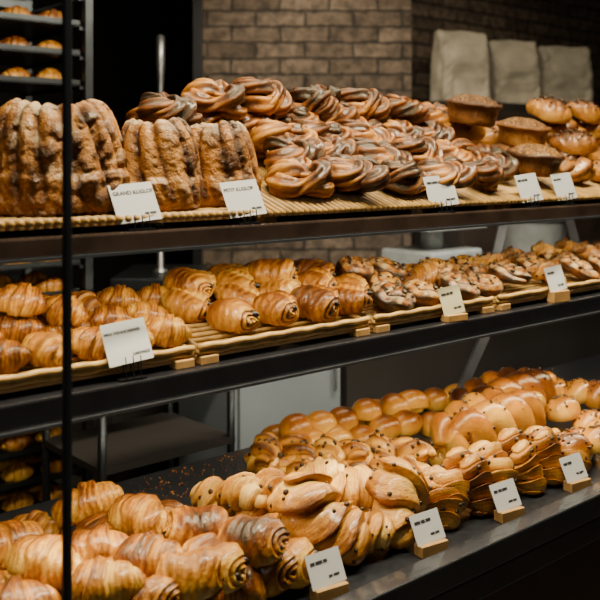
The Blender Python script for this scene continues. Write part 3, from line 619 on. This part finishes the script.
# tray rack
rx0,ry0=1.24,3.15; rk=tag(empty('tray_rack',(rx0,ry0,0)),'tall dark metal tray rack at left behind the display case','rack')
for a in(-.29,.29):
    for b_ in(-.25,.25):
        MB().box((a,b_,1.08),(.028,.028,2.0)).build('post',M['metal'],rk); q=MB().lathe([(.012,-.04),(.035,-.035),(.04,0),(.035,.035),(.012,.04)],14); o=q.build('caster',M['black'],rk,True); o.location=(a,b_,.04); o.rotation_euler=(R(90),0,0)
for yy in(-.25,.25):
    for zz in(.1,2.06): MB().box((0,yy,zz),(.6,.03,.03)).build('crossbar',M['metal'],rk)
tz=[.24+.105*i for i in range(18)]
for i,z in enumerate(tz):
    for s in(-1,1): MB().box((s*.27,0,z-.006),(.02,.5,.01)).build('runner',M['metal'],rk)
show=[0,1,2,3,7,8,9,14,15,16]
ti=0
for i in show:
    z=tz[i]; ti+=1; nth='lowest' if ti==1 else 'highest' if ti==len(show) else ORD[ti-1].strip()+' lowest'
    t=tag(empty('baking_tray',(rx0,ry0,z)),f'dark baking tray, {nth} filled tray in the rack behind','tray','baking trays in the rack')
    MB().box((0,0,.003),(.53,.5,.005)).build('tray_base',M['metal'],t); m2=MB()
    for s in(-1,1): m2.box((s*.263,0,.012),(.004,.5,.02)).box((0,s*.248,.012),(.53,.004,.02))
    m2.build('tray_rim',M['metal'],t)
    for j in range(4):
        for k in range(2):
            o=put('mini_croissant',rx0-.19+j*.127+rnd.uniform(-.01,.01),ry0-.17+k*.15,rnd.uniform(-25,25),0,0,1.15,z=z+.026)
            tag(o,f'browned croissant baked on the {nth} filled tray of the rack','croissant','croissants on the rack trays')
# side trolley
tr=tag(empty('steel_trolley',(1.5,2.5,0)),'small dark work trolley between the rack and the white cabinet','trolley')
MB().box((0,0,.985),(.5,.4,.03)).build('top',M['metal'],tr,bevel=.004); MB().box((0,0,.555),(.48,.38,.02)).build('lower_shelf',M['dark'],tr)
for a in(-.23,.23):
    for b_ in(-.18,.18): MB().tube([(a,b_,0),(a,b_,.975)],.013,10).build('leg',M['metal'],tr,True)
# steel tap on a far sink
x,y=dl(4.0,-.62); t=tag(empty('steel_tap',(x,y,.95),(0,0,-TH)),'slim upright steel tap rising beside the brick wall','tap')
MB().lathe([(0,0),(.035,0),(.035,.01),(.014,.02),(.012,.8),(.014,.86),(.02,.95),(.018,1.05),(0,1.06)],16).build('column',M['steel'],t,True)
MB().tube([(0,0,.75),(0,-.1,.78),(0,-.16,.74),(0,-.17,.68)],.009,10).build('spout',M['steel'],t,True)
x,y=dl(4.05,-.62); sk=tag(empty('sink_unit',(x,y,0),(0,0,-TH)),'dark sink unit carrying the upright steel tap','sink')
MB().box((0,.0,.46),(.34,.5,.88)).build('body',M['dark'],sk); MB().box((0,0,.925),(.36,.52,.05)).build('worktop',M['metal'],sk,bevel=.004)
# ---------------------------------------------------------------- light
def area(loc,tgt,sx,sy,e,col):
    l=bpy.data.lights.new('rect_light','AREA'); l.shape='RECTANGLE'; l.size=sx; l.size_y=sy; l.energy=e; l.color=col
    o=bpy.data.objects.new('area_light',l); COL.objects.link(o); o.location=loc; o.rotation_euler=(Vector(tgt)-Vector(loc)).to_track_quat('-Z','Y').to_euler(); return o
W=(1,.88,.64)
area((1.6,1.0,2.75),(1.6,1.45,1.0),2.4,.12,120,W)
area((1.7,1.37,ZT-.038),(1.7,1.45,ZM),2.6,.03,9,W)  # added strip under the top shelf, brightens the middle shelf's back rows
area((1.7,1.37,ZM-.05),(1.7,1.5,ZB),2.6,.03,12,W)  # added strip under the middle shelf, brightens the pastries on the deck
area((2.0,2.3,2.8),(1.9,1.75,.7),2.2,.3,22,W)
area((-1.0,-1.2,2.4),(1.6,1.3,.8),1.2,1.0,6,(.9,.94,1))  # added cool fill from front left, rims the shelf edges; no actual fixture
def spot(loc,tgt,e,ang,col):
    l=bpy.data.lights.new('spot','SPOT'); l.energy=e; l.spot_size=R(ang); l.spot_blend=.8; l.color=col; l.shadow_soft_size=.05
    o=bpy.data.objects.new('spot_lamp',l); COL.objects.link(o); o.location=loc; o.rotation_euler=(Vector(tgt)-Vector(loc)).to_track_quat('-Z','Y').to_euler()
x,y=dl(3.9,.0); x2,y2=dl(4.97,.05); spot((x,y,2.95),(x2,y2,1.6),80,80,W)
spot((3.2,1.95,2.9),(3.45,2.55,1.1),60,70,(.85,.93,1)); spot((2.0,1.95,2.9),(2.15,2.5,.5),18,32,(.85,.93,1))
spot((4.2,2.2,2.95),(4.6,3.3,1.9),15,80,W)
x,y=dl(3.2,-.75); spot((x,y,2.95),(1.24,3.0,1.2),4.5,60,W)
w=bpy.data.worlds.new('w'); SC.world=w; w.use_nodes=True; w.node_tree.nodes['Background'].inputs[0].default_value=(.6,.65,.8,1); w.node_tree.nodes['Background'].inputs[1].default_value=.02
# ---------------------------------------------------------------- camera
cd=bpy.data.cameras.new('camera'); cam=bpy.data.objects.new('camera',cd); COL.objects.link(cam)
cam.location=(0,0,CAM); cam.rotation_euler=(R(90),0,-TH); cd.lens=54; cd.sensor_width=36; cd.shift_y=-140/600; cd.clip_start=.02
cd.dof.use_dof=True; cd.dof.focus_distance=1.9; cd.dof.aperture_fstop=4.2
SC.camera=cam
